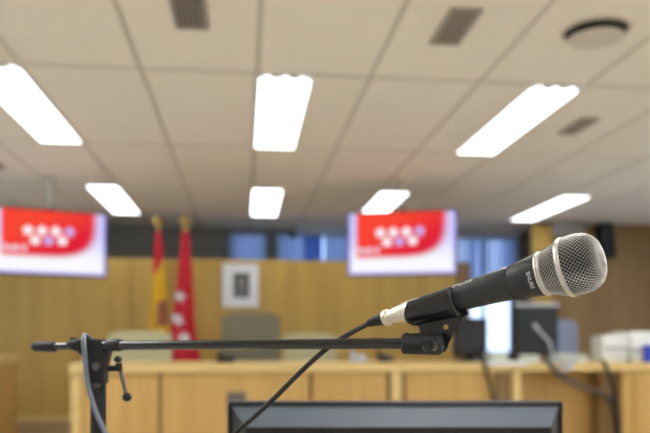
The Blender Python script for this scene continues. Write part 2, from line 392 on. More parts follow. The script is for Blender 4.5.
# ------------------------------------------------------------------ televisions
def star(cx, cz, r, inner=.5, rot=0):
    return [(cx+(r if k % 2 == 0 else r*inner)*math.sin(rot+k*PI/5), cz+(r if k % 2 == 0 else r*inner)*math.cos(rot+k*PI/5)) for k in range(10)]
def television(pxl, pxr, ytl, ybl, dl, dr, label):
    A, Bq = P(pxl, ytl, dl), P(pxr, ytl, dr)
    A2 = P(pxl, ybl, dl); W = (Vector((Bq.x, Bq.y, 0))-Vector((A.x, A.y, 0))).length; Hh = A.z-A2.z
    ux = Vector((Bq.x-A.x, Bq.y-A.y, 0)).normalized(); uy = UP.cross(ux)     # uy points away from the viewer
    X = Matrix(((ux.x, uy.x, 0, A.x), (ux.y, uy.y, 0, A.y), (0, 0, 1, A2.z), (0, 0, 0, 1)))
    cen = X @ Vector((W/2, .03, 0))
    t = thing('television', label, 'television', cen, 'ceiling-hung televisions')
    bm = B(); box(bm, -.012, W+.012, .002, .045, -.014, Hh+.012); bevel(bm, .005); bm.transform(X); obj('casing', bm, M['mon_black'], t)
    bm = B(); box(bm, W*.2, W*.8, .045, .08, Hh*.15, Hh*.85); bm.transform(X); obj('back_cover', bm, M['mon_black'], t)
    bm = B(); uvl = bm.loops.layers.uv.new('UVMap')
    v = [bm.verts.new(c) for c in ((0, 0, 0), (W, 0, 0), (W, 0, Hh), (0, 0, Hh))]; f = bm.faces.new(v)
    for lp, uvv in zip(f.loops, ((0, 1), (1, 1), (1, 0), (0, 0))): lp[uvl].uv = uvv
    for u, vv, mi in ((.303, .325, 1), (.424, .322, 1), (.546, .318, 1), (.669, .312, 2), (.364, .475, 1), (.482, .472, 2), (.604, .462, 1)):
        pts = star(u*W, (1-vv)*Hh, .058*W, .58); c = bm.verts.new((u*W, -.0015, (1-vv)*Hh)); ps = [bm.verts.new((a, -.0015, b)) for a, b in pts]
        for k in range(10): bm.faces.new((c, ps[k], ps[(k+1) % 10])).material_index = mi
    for k, (uw, hh) in enumerate(((.030, .11), (.026, .075), (.034, .085), (.026, .10), (.016, .085), (.030, .11))):
        u0 = .095+k*.034; vs = [(u0, .655), (u0+uw*.8, .655), (u0+uw*.8, .655-hh), (u0, .655-hh)]
        bm.faces.new([bm.verts.new((a*W, -.0015, (1-b)*Hh)) for a, b in vs]).material_index = 3
    bm.transform(X); obj('screen', bm, [M['tv'], M['tv_star'], M['tv_star_lilac'], M['tv_mark']], t, fix=False)
    bm = B(); tube(bm, [X @ Vector((W/2, .10, Hh*.5)), (*(X @ Vector((W/2, .10, 0))).xy, H-.012)], .007, 12); obj('mount_pole', bm, M['white_metal'], t, True)
    bm = B(); q = X @ Vector((W/2, .10, 0)); tube(bm, [(q.x, q.y, H-.012), (q.x, q.y, H-.0005)], .055, 20); obj('ceiling_plate', bm, M['vent_frame'], t, True)
    bm = B(); box(bm, W/2-.02, W/2+.03, .05, .11, Hh-.06, Hh+.05); bm.transform(X); obj('bracket', bm, M['mount'], t)
television(-8, 105.5, 206.6, 271.8, 6.10, 6.53, 'left television, showing seven white stars on red, in front of the oak wall')
television(348.5, 456, 214, 275, 6.52, 6.34, 'right television, showing seven white stars on red, nearest the microphone')

# ------------------------------------------------------------------ things on and along the oak wall
a, b = R(222.5, 263.5, PY-.01), R(258.5, 307.5, PY-.01)
t = thing('framed_portrait', 'white framed dark portrait photo hanging on the oak wall', 'picture', ((a.x+b.x)/2, PY-.012, b.z))
y0, y1 = PY-.03, PY; bm = B(); w = .022
box(bm, a.x, b.x, y0, y1, b.z, b.z+w); box(bm, a.x, b.x, y0, y1, a.z-w, a.z); box(bm, a.x, a.x+w, y0, y1, b.z+w, a.z-w); box(bm, b.x-w, b.x, y0, y1, b.z+w, a.z-w)
obj('frame', bm, M['frame_white'], t)
bx('mat_board', a.x+w, b.x-w, y0+.01, y1, b.z+w, a.z-w, M['frame_white'], t)
c, d = R(233.5, 273, y0+.008), R(249.5, 298, y0+.008); yy = y0+.008; W_, H_ = d.x-c.x, c.z-d.z
bm = B(); box(bm, c.x, d.x, yy, yy+.002, d.z, c.z, 0)
def flat(bm, pts, y, mi): bm.faces.new([bm.verts.new((c.x+u*W_, y, d.z+v*H_)) for u, v in pts]).material_index = mi
flat(bm, [(.06, 0), (.94, 0), (.90, .30), (.68, .40), (.32, .40), (.10, .30)], yy-.0008, 1)
flat(bm, [(.5+.21*math.sin(k*PI/8), .62+.22*math.cos(k*PI/8)) for k in range(16)], yy-.0016, 2)
obj('photo', bm, [M['photo_dark'], M['photo_mid'], M['photo_face']], t)

# flags on poles standing on the platform
def flag(px, side, kind, label, FY):
    top = R(px, 224, FY); x, y = top.x, FY
    t = thing('flag', label, 'flag', (x, y, DZ), 'flags on poles by the oak wall')
    bm = B(); lathe(bm, [(0, .0005), (0, .14), (.02, .14), (.035, .10), (.06, .03), (.075, .022), (.075, .0005)], Matrix.Translation((x, y, DZ)) @ Matrix.Rotation(-PI/2, 4, 'Y'), 28); obj('base', bm, M['brass'], t, True)
    bm = B(); tube(bm, [(x, y, DZ+.06), (x, y, top.z-.05)], .015, 12); obj('pole', bm, M['pole_wood'], t, True)
    bm = B(); lathe(bm, [(-.06, .0005), (-.06, .022), (-.03, .026), (-.015, .035), (.005, .056), (.03, .060), (.055, .046), (.08, .014), (.10, .0005)], Matrix.Translation((x, y, top.z)) @ Matrix.Rotation(-PI/2, 4, 'Y'), 20); obj('finial', bm, M['brass'], t, True)
    z1, z0 = top.z-.08, .86; nu, nv = 72, 60
    def surf(u, v):                                   # v: 0 top .. 1 bottom, u round the hanging bundle
        w = .030+.125*min(1, (v*1.15))**1.25; w *= 1+.06*math.sin(7*v)
        if kind == 'es': w *= .82
        cx = x+side*.045*v
        th = 2*PI*u; r = 1+.20*math.sin(5*th+2.5*v)+.10*math.sin(9*th-3*v)
        return Vector((cx+w*r*math.cos(th), y-.012-.62*w*r*math.sin(th), z1+(z0-z1)*v+.025*math.sin(3*th)*v))
    bm = B(); g = [[bm.verts.new(surf(i/nu, j/nv)) for i in range(nu)] for j in range(nv+1)]
    for j in range(nv):
        for i in range(nu):
            f = bm.faces.new((g[j][i], g[j][(i+1) % nu], g[j+1][(i+1) % nu], g[j+1][i]))
            u, v = (i+.5)/nu, (j+.5)/nv
            if kind == 'es':                          # folded stripes run down the drape
                cu = math.cos(2*PI*u); ph = v+.10*(cu*.5+.5)-.03
                f.material_index = 0 if ph < .27 else 1
                if .47 < v < .63 and cu > -.35 and math.sin(2*PI*u) > -.3: f.material_index = 2
                if ph > .66 and cu < -.35 or v > .76: f.material_index = 0
    if kind == 'ma':
        for u0, v0, rr, rot in ((.32, .43, .085, .2), (.34, .585, .085, .5), (.24, .70, .080, .1), (.25, .90, .085, .4), (.70, .5, .08, .1), (.78, .72, .08, .6)):
            # five pointed star cut into small pieces that follow the folds
            th = 2*PI*u0; rad = .15; pol = star(0, 0, rr, .42, rot); ctr = (0, 0); K = 5
            def on(a, b):
                uu = u0-a/(2*PI*.105)*(1 if math.sin(th) > 0 else -1)*1.0; vv = v0-b/(z1-z0); q = surf(uu, vv)
                n = Vector((q.x-(x+side*.045*vv), (q.y-y)*1.6, 0)); n.normalize(); return q+n*.006
            for k in range(10):
                (ax, ay), (bx_, by) = pol[k], pol[(k+1) % 10]
                rows = [[bm.verts.new(on(ax*i/K+(bx_-ax)*j/K, ay*i/K+(by-ay)*j/K)) for j in range(i+1)] for i in range(K+1)]
                for i in range(K):
                    for j in range(i+1):
                        bm.faces.new((rows[i][j], rows[i+1][j], rows[i+1][j+1])).material_index = 3
                        if j < i: bm.faces.new((rows[i][j], rows[i+1][j+1], rows[i][j+1])).material_index = 3
    bm.normal_update(); obj('cloth', bm, [M['red'], M['yellow'], M['crest'], M['flag_white']], t, True, fix=False)
flag(158.5, .3, 'es', 'red and yellow flag with a crest, hanging on a brass-topped pole', 8.2)
flag(185.5, -.7, 'ma', 'red flag with white stars, hanging on a brass-topped pole', 7.8)

# loudspeaker on the brown wall
a, b = R(600, 223, 8.28), R(614.5, 259, 8.28)
t = thing('loudspeaker', 'small black loudspeaker mounted high on the brown wall', 'loudspeaker', ((a.x+b.x)/2, 8.31, b.z))
X = Matrix.Translation(((a.x+b.x)/2, 8.32, (a.z+b.z)/2)) @ Matrix.Rotation(math.radians(-8), 4, 'X') @ Matrix.Rotation(math.radians(-3), 4, 'Y'); w, h = (b.x-a.x)/2, (a.z-b.z)/2
bm = B(); box(bm, -w, w, -.06, .08, -h, h); bevel(bm, .012); bm.transform(X); obj('cabinet', bm, M['black_plastic'], t)
bm = B(); box(bm, -w*.85, w*.85, -.068, -.058, -h*.9, h*.9); bm.transform(X); obj('grille', bm, M['speaker_grille'], t)
bm = B(); tube(bm, [X @ Vector((0, .06, 0)), ((a.x+b.x)/2, QY+.01, (a.z+b.z)/2)], .02, 12); obj('bracket', bm, M['mount'], t, True)

# ------------------------------------------------------------------ benches
BY, TZ = 5.6, 1.126
bxx = lambda px: R(px, 370, BY).x
def panel(name, p0, p1, m, parent, y=BY, th=.022, z0=DZ, z1=TZ-.072): return bx(name, bxx(p0), bxx(p1), y, y+th, z0, z1, m, parent, .003)
t = thing('judges_bench', 'long oak bench with a pale worktop in front of the flags and chairs', 'bench', ((bxx(72)+bxx(402))/2, BY+.3, DZ))
bx('worktop', bxx(70), bxx(402), BY-.035, BY+.62, TZ-.07, TZ, M['oak_edge'], t, .006)
bx('end_panel', bxx(71), bxx(81), BY-.01, BY+.58, DZ, TZ-.072, M['oak_edge'], t, .003)
for p0, p1 in ((81.6, 158.5), (162, 309), (313, 386.5)): panel('front_panel', p0, p1, M['oak'], t)
for p in (160.2, 311, 388.6): bx('joint_strip', bxx(p-2.5), bxx(p+2.5), BY+.023, BY+.035, DZ, TZ-.072, M['oak_dark'], t)
panel('post', 391, 401.5, M['oak_edge'], t, BY-.02, .06)
bx('end_panel', bxx(392), bxx(401.5), BY+.05, BY+.58, DZ, TZ-.072, M['oak'], t)
for px, py, w, h, lab in ((236.5, 392, 19, 22, 0),):
    q = R(px, py, BY); q2 = R(px+w/2, py+h, BY)
    bx('socket_plate', q.x-w/2/F*5.5, q.x+w/2/F*5.5, BY-.012, BY-.0005, q2.z, q.z, M['grey_box'], t, .003)['label'] = 'dark grey socket plate on the bench front'
t = thing('clerk_bench', 'shorter oak bench unit between the post and the open desk', 'bench', ((bxx(403)+bxx(511))/2, BY+.3, DZ))
bx('worktop', bxx(402.4), bxx(511), BY-.03, BY+.62, TZ-.072, TZ-.002, M['oak_edge'], t, .006)
bx('end_panel', bxx(403), bxx(406), BY+.01, BY+.58, DZ, TZ-.074, M['oak_dark'], t)
panel('front_panel', 406.5, 494.5, M['oak'], t); panel('front_panel', 496.5, 510.5, M['oak_dark'], t)
bx('end_panel', bxx(507), bxx(510.5), BY+.03, BY+.58, DZ, TZ-.074, M['oak'], t)
t = thing('open_desk', 'oak desk with an open knee space holding the white printer and papers', 'desk', ((bxx(512)+bxx(700))/2, BY+.3, DZ))
bx('worktop', bxx(511.4), bxx(705), BY-.03, BY+.66, TZ-.072, TZ-.004, M['oak_edge'], t, .006)
bx('side_panel', bxx(512), bxx(521), BY-.01, BY+.6, DZ, TZ-.074, M['oak_edge'], t, .003)
bx('back_panel', bxx(521.3), bxx(621), BY+.25, BY+.27, DZ, TZ-.074, M['oak'], t)
bx('pedestal', bxx(622), bxx(700), BY-.005, BY+.6, DZ, TZ-.074, M['oak'], t, .003)
bx('drawer_front', bxx(633), bxx(698), BY-.022, BY-.006, TZ-.26, TZ-.09, M['oak'], t, .003)
bx('drawer_front', bxx(633), bxx(698), BY-.022, BY-.006, DZ+.05, TZ-.27, M['oak'], t, .003)
bx('gap_block', bxx(604), bxx(621), BY+.06, BY+.24, DZ, TZ-.074, M['oak_dark'], t)  # solid dark block; the gap's shade is put into its colour
LYd = 6.3; lx = R(19, 370, LYd+.6).x; lz = R(10, 356, LYd).z
t = thing('side_counter', 'oak counter end cut off by the left photo edge', 'counter', (-2.5, LYd+.3, DZ))
bx('worktop', -3.3, lx+.01, LYd-.03, LYd+.6, lz-.075, lz, M['oak_edge'], t, .012)
bx('front_panel', -3.3, lx-.07, LYd, LYd+.02, DZ, lz-.077, M['oak'], t)
bx('end_panel', lx-.068, lx-.01, LYd-.01, LYd+.58, DZ, lz-.077, M['oak'], t, .004)

# ------------------------------------------------------------------ chairs behind the benches
def make_chair(px, pw, ytop, Y, m, label, group='swivel chairs behind the bench', rot=0):
    top = R(px, ytop, Y+.46); x = top.x; z1 = top.z; hw = pw/2/F*((Y+.46)*C_+x*S_)
    t = thing('swivel_chair', label, 'chair', (x, Y+.25, DZ), group); t0 = Vector(t.location)
    zs = DZ+.46
    def curved(z0, z1, hw, y, th, bow, rtop):
        bm = B(); n, k = 16, 14; F_, G_ = [], []
        for j in range(k+1):
            v = j/k; e = 1.0
            if v > 1-rtop: q = (v-(1-rtop))/rtop; e = math.sqrt(max(.0, 1-(q*.93)**2.6))**.45 if q < 1 else .45
            if v < .15: e = min(e, .86+.14*math.sqrt(v/.15))
            rf, rb = [], []
            for i in range(n+1):
                u = i/n*2-1; xx = x+u*hw*e; yy = y-bow*(u*u)+.06*(v-.5)**2
                bul = th*(1-.55*abs(u)**4)*(1-.5*abs(2*v-1)**6)
                rf.append(bm.verts.new((xx, yy-bul/2, z0+(z1-z0)*v))); rb.append(bm.verts.new((xx, yy+bul/2, z0+(z1-z0)*v)))
            F_.append(rf); G_.append(rb)
        for j in range(k):
            for i in range(n):
                bm.faces.new((F_[j][i], F_[j][i+1], F_[j+1][i+1], F_[j+1][i])); bm.faces.new((G_[j][i], G_[j+1][i], G_[j+1][i+1], G_[j][i+1]))
            bm.faces.new((F_[j][0], F_[j+1][0], G_[j+1][0], G_[j][0])); bm.faces.new((F_[j][n], G_[j][n], G_[j+1][n], F_[j+1][n]))
        for i in range(n):
            bm.faces.new((F_[0][i], G_[0][i], G_[0][i+1], F_[0][i+1])); bm.faces.new((F_[k][i], F_[k][i+1], G_[k][i+1], G_[k][i]))
        return bm
    obj('backrest', curved(zs+.08, z1, hw, Y+.46,   .09, .05, .09), m, t, True)
    bm = B(); box(bm, x-.25, x+.25, Y, Y+.47, zs-.04, zs+.06); bevel(bm, .03, 3); obj('seat', bm, m, t, True)
    bm = B(); tube(bm, [(x, Y+.25, DZ+.09), (x, Y+.25, zs-.04)], .028, 14); obj('column', bm, M['steel'], t, True)
    bm = B(); tube(bm, [(x, Y+.40, zs-.05), (x, Y+.53, zs-.02), (x, Y+.535, zs+.25)], .02, 10); obj('back_support', bm, M['steel'], t, True)
    for s in (-1, 1):
        bm = B(); tube(bm, smooth_path([(x+s*.25, Y+.12, zs), (x+s*.29, Y+.12, zs+.10), (x+s*.29, Y+.14, zs+.20), (x+s*.29, Y+.36, zs+.20)], 6), .016, 10); obj('armrest', bm, M['steel'], t, True)
    for k in range(5):
        a = k*2*PI/5+.3; e = Vector((x+.29*math.cos(a), Y+.25+.29*math.sin(a), DZ+.075))
        bm = B(); tube(bm, [(x, Y+.25, DZ+.11), e], [.026, .016], 10); lg = obj('leg', bm, M['steel'], t, True)
        bm = B(); tube(bm, [e+Vector((0, -.02, -.045)), e+Vector((0, .02, -.045))], .03, 14); obj('caster', bm, M['black_plastic'], lg, True)
make_chair(141, 62, 331, 6.5, M['cream'], 'low cream chair back behind the bench, in front of the flags')
make_chair(251, 58, 313, 6.95, M['olive'], 'tall olive grey chair back below the framed portrait')
make_chair(310, 54, 333, 6.5, M['cream'], 'low cream chair back just right of the tall olive chair')
make_chair(562, 27, 320, 6.75, M['blue_grey'], 'blue grey chair back beside the black desk monitor')

# ------------------------------------------------------------------ things on the benches
def desk_monitor(p0, p1, y0, Y, label, zt=TZ, trim=None):
    a, b = R(p0, y0, Y), R(p1, y0, Y); xc = (a.x+b.x)/2; z1 = a.z; z0 = zt+.045
    t = thing('desk_monitor', label, 'monitor', (xc, Y+.05, zt))
    bm = B(); box(bm, a.x, b.x, Y, Y+.03, z0, z1); bevel(bm, .006); obj('casing', bm, M['mon_black'], t)
    bx('screen' if trim else 'rear_shell', a.x+.018, b.x-.018, Y-.004 if trim else Y-.045, Y, z0+.022, z1-.02, M['screen_off'], t, 0 if trim else .012)
    if trim: bx('top_trim', a.x, b.x, Y-.003, Y+.033, z1-.002, z1+.022, M['pale_grey'], t)
    bx('neck', xc-.03, xc+.03, Y+.03, Y+.065, zt+.01, z0+.16, M['mon_black'], t)
    bx('foot', xc-.11, xc+.11, Y-.05, Y+.15, zt, zt+.014, M['mon_black'], t, .004)
    return t
desk_monitor(453, 487.5, 318, 5.86, 'dark monitor on the bench behind the microphone clip', TZ-.002)
desk_monitor(515.5, 558.5, 306, 5.84, 'black monitor with a pale top edge on the open desk', TZ-.004, True)
# small dark items along the worktop
def phone(px, py, Y, w, label, m):
    q = R(px, py, Y); t = thing('desk_telephone', label, 'telephone', (q.x, Y, TZ), 'telephones on the judges bench')
    bm = B(); v = box(bm, q.x-w/2, q.x+w/2, Y-.07, Y+.08, TZ, TZ+.03)
    for w_ in v:
        if w_.co.z > TZ+.01 and w_.co.y > Y: w_.co.z += .03
    bevel(bm, .006); obj('body', bm, m, t)
    bm = B(); tube(bm, [(q.x-w*.36, Y-.05, TZ+.045), (q.x-w*.36, Y-.02, TZ+.066), (q.x-w*.36, Y+.05, TZ+.085), (q.x-w*.36, Y+.08, TZ+.08)], [.02, .014, .014, .02], 10); obj('handset', bm, m, t, True)
phone(226, 356, 5.80, .13, 'dark object on the bench below the tall olive chair', M['black_plastic'])
phone(359, 357, 5.78, .12, 'grey object on the worktop left of the bench post', M['pale_grey'])
phone(385, 355, 5.86, .11, 'dark blue-black object on the worktop by the bench post', M['black_plastic'])
ZD = TZ-.004
def stack(name, px0, px1, Y0, Y1, h, n, m, label, group=None, cat='papers', z=ZD, jitter=.012):
    a, b = R(px0, 360, Y0).x, R(px1, 360, Y0).x; bm = B()
    for k in range(n):
        j, l = random.uniform(-jitter, jitter), random.uniform(-jitter, jitter)
        box(bm, a+j, b+j, Y0+l+.02, Y1+l, z+h*k/n+(.0003 if k else 0), z+h*(k+1)/n)
    tag(obj(name, bm, m), label, cat, group)
stack('paper_stack', 522, 541, 5.57, 5.63, .06, 8, M['paper_green'], 'pale green-grey folder pile in front of the black monitor', 'paper piles on the open desk')
stack('paper_stack', 560, 576, 5.62, 5.80, .07, 7, M['paper_green'], 'taller pale folder pile beside the blue grey chair', 'paper piles on the open desk')
stack('paper_stack', 578, 588, 5.60, 5.72, .06, 6, M['paper_green'], 'pale folder pile just left of the white printer', 'paper piles on the open desk')
stack('paper_stack', 492, 509, 5.66, 5.90, .075, 9, M['paper_green'], 'pale paper pile at the right end of the clerk bench', 'paper piles on the clerk bench', z=TZ-.002, jitter=.004)
# sheet that lies over the bench edge
bm = B(); a, b = R(486, 360, BY).x, R(527, 360, BY).x; n = 10
prof = [(BY+.045, TZ+.0025), (BY+.0, TZ+.0035), (BY-.025, TZ+.003), (BY-.036, TZ-.003), (BY-.041, TZ-.014), (BY-.042, TZ-.022)]
g_ = [[bm.verts.new((a+(b-a)*i/n, y, z)) for i in range(n+1)] for y, z in prof]
for j in range(len(prof)-1):
    for i in range(n): bm.faces.new((g_[j][i], g_[j][i+1], g_[j+1][i+1], g_[j+1][i]))
o = tag(obj('paper_sheet', bm, M['paper']), 'white paper sheet drooping over the worktop edge', 'papers')
o.modifiers.new('thick', 'SOLIDIFY').thickness = .001
# pale slanted stand
t = thing('desk_microphone', 'pale grey slanted stalk leaning in front of the black monitor', 'desk microphone', R(553, 360, 5.72).xy.to_3d()+Vector((0, 0, ZD)))
q = R(553, 346, 5.71); bm = B(); tube(bm, [(q.x, 5.71, ZD), (q.x, 5.71, ZD+.02)], .05, 18); obj('base', bm, M['pale_grey'], t, True)
bm = B(); tube(bm, smooth_path([(q.x, 5.71, ZD+.02), R(550, 343, 5.705), R(543, 335, 5.70), R(537, 328, 5.69)], 5), .009, 10); obj('stalk', bm, M['pale_grey'], t, True)
bm = B(); tube(bm, [R(537.5, 328.5, 5.69), R(534, 324, 5.685)], [.014, .012], 12); obj('head', bm, M['pale_grey'], t, True)
# printer
PYp = 5.62; a, b = R(591, 335, PYp+.22), R(668, 361, PYp)
t = thing('printer', 'bulky white printer on the open desk at the right photo edge', 'printer', ((a.x+b.x)/2, PYp+.2, ZD))
zt = R(630, 333, PYp).z
bm = B(); box(bm, R(606, 0, PYp+.4).x, b.x, PYp, PYp+.40, ZD, zt); bevel(bm, .018, 3); obj('body', bm, M['printer'], t, True)
bm = B(); box(bm, a.x, R(605.5, 0, PYp+.4).x, PYp+.03, PYp+.22, ZD, zt-.02); bevel(bm, .012); obj('paper_tray', bm, M['printer'], t)
bm = B(); box(bm, a.x+.02, R(604, 0, PYp+.4).x, PYp+.02, PYp+.034, ZD+.10, ZD+.125); obj('tray_slot', bm, M['printer_grey'], t)
bm = B(); box(bm, R(610, 0, PYp+.4).x, b.x-.03, PYp+.04, PYp+.36, zt+.0005, zt+.012); bevel(bm, .004); obj('lid', bm, M['printer'], t)
bm = B(); box(bm, R(628, 0, PYp).x, R(643, 0, PYp).x, PYp-.004, PYp+.004, ZD+.07, ZD+.12); obj('control_panel', bm, M['printer_grey'], t)
bm = B(); box(bm, R(613, 0, PYp).x, R(655, 0, PYp).x, PYp-.003, PYp+.004, ZD+.03, ZD+.038); obj('output_slot', bm, M['printer_grey'], t)
bm = B(); a = R(646, 345, 5.56); box(bm, a.x, a.x+.13, 5.575, 5.605, ZD, a.z); bevel(bm, .004)
t = thing('blue_binder', 'blue binder edge standing before the printer at the photo edge', 'binder', (a.x+.06, 5.59, ZD)); obj('cover', bm, M['blue'], t)
bm = B(); box(bm, a.x+.135, a.x+.145, 5.577, 5.603, ZD, a.z-.005); obj('pages', bm, M['paper'], t)

# cables hanging off the benches
def cord(label, pts, r, m, n=10, name='power_cable'):
    bm = B(); tube(bm, smooth_path(pts, 8), r, n); return tag(obj(name, bm, m, None, True), label, 'cable', 'cables hanging off the benches')
cord('black cable hanging down the bench front left of the paper sheet', [R(482, 351, 5.75), R(484, 362.5, 5.57)+Vector((0, 0, .01)), R(486, 368, 5.55), R(489, 380, 5.565), R(493, 400, 5.57), R(496, 440, 5.57)], .013, M['cable_black'])
cord('thick grey cable bundle sagging across the knee space', [R(546, 359, 5.62)+Vector((0, 0, .012)), R(551, 366, 5.555), R(560, 375, 5.57), R(575, 384, 5.60), R(592, 390, 5.62), R(607, 396, 5.63), R(615, 408, 5.63), R(620, 440, 5.64)], .02, mat('cable_bundle_grey', (.09, .075, .06), .5, noise=.3, nscale=25))
cord('black cable dropping beside the drawer pedestal', [R(603, 361, 5.60)+Vector((0, 0, .008)), R(606, 367, 5.555), R(611, 380, 5.565), R(615, 395, 5.57), R(617, 440, 5.57)], .014, M['cable_black'])
bm = B()
for k in range(4):
    o = k*3; tube(bm, smooth_path([R(557+o, 359, 5.6)+Vector((0, 0, .012)), R(559+o, 365-k % 2*2, 5.55), R(563+o, 371-k, 5.55), R(568+o*.5, 367, 5.55), R(570+o*.6, 359, 5.6)+Vector((0, 0, .012))], 6), .006, 8)
tag(obj('cable_loop', bm, M['pale_grey'], None, True), 'tangle of pale thin cables looping over the desk edge', 'cable', 'cables hanging off the benches')

# ------------------------------------------------------------------ monitor in the foreground, seen from behind
DM = 1.0
a, b = P(227, 401.5, DM), P(563.5, 401.5, DM); zt = a.z; W = (b-a).length; ux = RIGHT; uy = FWD
Hm = .285; zd = .775
X = Matrix(((ux.x, uy.x, 0, a.x), (ux.y, uy.y, 0, a.y), (0, 0, 1, zt-Hm), (0, 0, 0, 1)))
t = thing('monitor', 'dark flat monitor seen from behind in front of the bench', 'monitor', X @ Vector((W/2, 0, 0))+Vector((0, 0, zd-(zt-Hm))))
bm = B(); box(bm, 0, W, 0, .022, 0, Hm); bevel(bm, .004, 2); bm.transform(X); obj('rim', bm, M['mon_black'], t)
bm = B()                                    # chamfered rear shell, ceiling reflection put in as a grey top slope, black back
i0, i1 = .0065, .029; yb = -.040
o4 = [(i0, .0, i0), (W-i0, .0, i0), (W-i0, .0, Hm-i0), (i0, .0, Hm-i0)]; n4 = [(i1, yb, i1), (W-i1, yb, i1), (W-i1, yb, Hm-.030), (i1, yb, Hm-.030)]
ov = [bm.verts.new(p) for p in o4]; nv = [bm.verts.new(p) for p in n4]
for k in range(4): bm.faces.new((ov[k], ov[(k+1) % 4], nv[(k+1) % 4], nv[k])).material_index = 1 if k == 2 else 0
bm.faces.new(nv); bm.transform(X); obj('rear_shell', bm, [M['mon_black'], M['shell_sheen']], t)
bm = B(); box(bm, -.03, .03, -.062, -.040, -.10, .12); bm.transform(X @ Matrix.Translation((W/2, 0, .05))); obj('neck', bm, M['mon_black'], t)
bm = B(); bmesh.ops.create_cone(bm, cap_ends=True, segments=40, radius1=.11, radius2=.10, depth=.014, matrix=X @ Matrix.Translation((W/2, -.02, zd+.007-(zt-Hm)))); obj('foot', bm, M['mon_black'], t, True)
bm = B(); box(bm, W/2-.035, W/2+.035, -.058, -.03, zd+.013-(zt-Hm), .0); bm.transform(X); obj('column', bm, M['mon_black'], t)
t = thing('speaker_desk', 'small oak desk under the monitor', 'desk', X @ Vector((W/2, .1, 0))+Vector((0, 0, -(zt-Hm))))
Xd = Matrix(((ux.x, uy.x, 0, a.x), (ux.y, uy.y, 0, a.y), (0, 0, 1, 0), (0, 0, 0, 1)))
bm = B(); box(bm, -.3, W+.3, -.13, .55, zd-.03, zd); bevel(bm, .004); bm.transform(Xd); obj('desktop', bm, M['oak_edge'], t)
for xx in (-.26, W+.21):
    for yy in (-.10, .47): bm = B(); box(bm, xx, xx+.05, yy, yy+.05, 0, zd-.03); bm.transform(Xd); obj('leg', bm, M['oak'], t)

# ------------------------------------------------------------------ microphone
T_, Bd = P(412, 310.8, .620), P(567, 267.2, .545)
ax = (Bd-T_).normalized()
def axis_at(px):                              # distance along the axis, from T_, of the photo column px
    lo, hi = -.08, .25
    for _ in range(50):
        m = (lo+hi)/2; q = T_+ax*m-Vector((0, 0, CZ)); xx = 325+F*q.dot(RIGHT)/q.dot(FWD)
        lo, hi = (m, hi) if xx < px else (lo, m)
    return lo
sR = axis_at(543); O = T_+ax*sR
ay = UP.cross(ax).normalized(); toward = -1 if ay.dot(FWD) > 0 else 1; az = ax.cross(ay).normalized()   # ay points away from the viewer or towards, az up
XM = Matrix(((ax.x, ay.x, az.x, O.x), (ax.y, ay.y, az.y, O.y), (ax.z, ay.z, az.z, O.z), (0, 0, 0, 1)))
s412 = axis_at(419)-sR; s383 = axis_at(386.5)-sR; sBand = axis_at(567)-sR; s455 = axis_at(458)-sR
mic = thing('microphone', 'black handheld microphone with a silver mesh head in the stand clip', 'microphone', O)
hp = [(s412+.004, .0005), (s412+.004, .0098), (s412+.02, .0101), (s455, .0109), (-.043, .0120), (-.0255, .0133), (-.0248, .0131)]
bm = B(); lathe(bm, hp, XM, 64); obj('handle', bm, M['mic_body'], mic, True)
bm = B(); lathe(bm, [(-.0248, .0128), (-.0236, .0128)], XM, 64); obj('seam', bm, M['mic_seam'], mic, True)
bm = B(); lathe(bm, [(-.0236, .0131), (-.0230, .0135), (-.012, .0149), (-.0025, .0162), (-.0015, .0162), (-.0010, .0150)], XM, 64); nk = obj('neck', bm, M['mic_body'], mic, True)
bm = B(); lathe(bm, [(-.0012, .0150), (-.0012, .0165), (-.0006, .0170), (.0004, .0171), (.0007, .0168), (.0009, .0163), (.0013, .0163), (.0016, .0168), (.0024, .0169), (.0029, .0164), (.0029, .0150)], XM, 64); obj('collar_ring', bm, M['band'], mic, True)
gp = [(.0026, .0162), (.008, .0180), (sBand-.0018, .0214), (sBand+.0015, .0218), (.0265, .0222), (.032, .0217), (.0365, .0202), (.0405, .0172), (.0430, .0132), (.0442, .009), (.0448, .005), (.0450, .0005)]
def gprof(l):
    acc = 0
    for (s0, r0), (s1, r1) in zip(gp, gp[1:]):
        d = math.hypot(s1-s0, r1-r0)
        if l <= acc+d: t = (l-acc)/d; return s0+(s1-s0)*t, r0+(r1-r0)*t
        acc += d
    return gp[-1]
bm = B(); NG = 44; l = 0; rows = []
while True:
    s, r = gprof(l)
    if r < .0085 and s > .03: break
    rows.append((s, r)); l += PI*r/NG*1.02
vs = [[bm.verts.new(XM @ Vector((s, r*math.cos(2*PI*(j+.5*(i % 2))/NG), r*math.sin(2*PI*(j+.5*(i % 2))/NG)))) for j in range(NG)] for i, (s, r) in enumerate(rows)]
for i in range(len(rows)-2):
    for j in range(NG):
        if i % 2 == 0: f = (vs[i][j], vs[i+1][j], vs[i+2][j], vs[i+1][j-1])
        else: f = (vs[i][j], vs[i+1][(j+1) % NG], vs[i+2][j], vs[i+1][j])
        bm.faces.new(f)
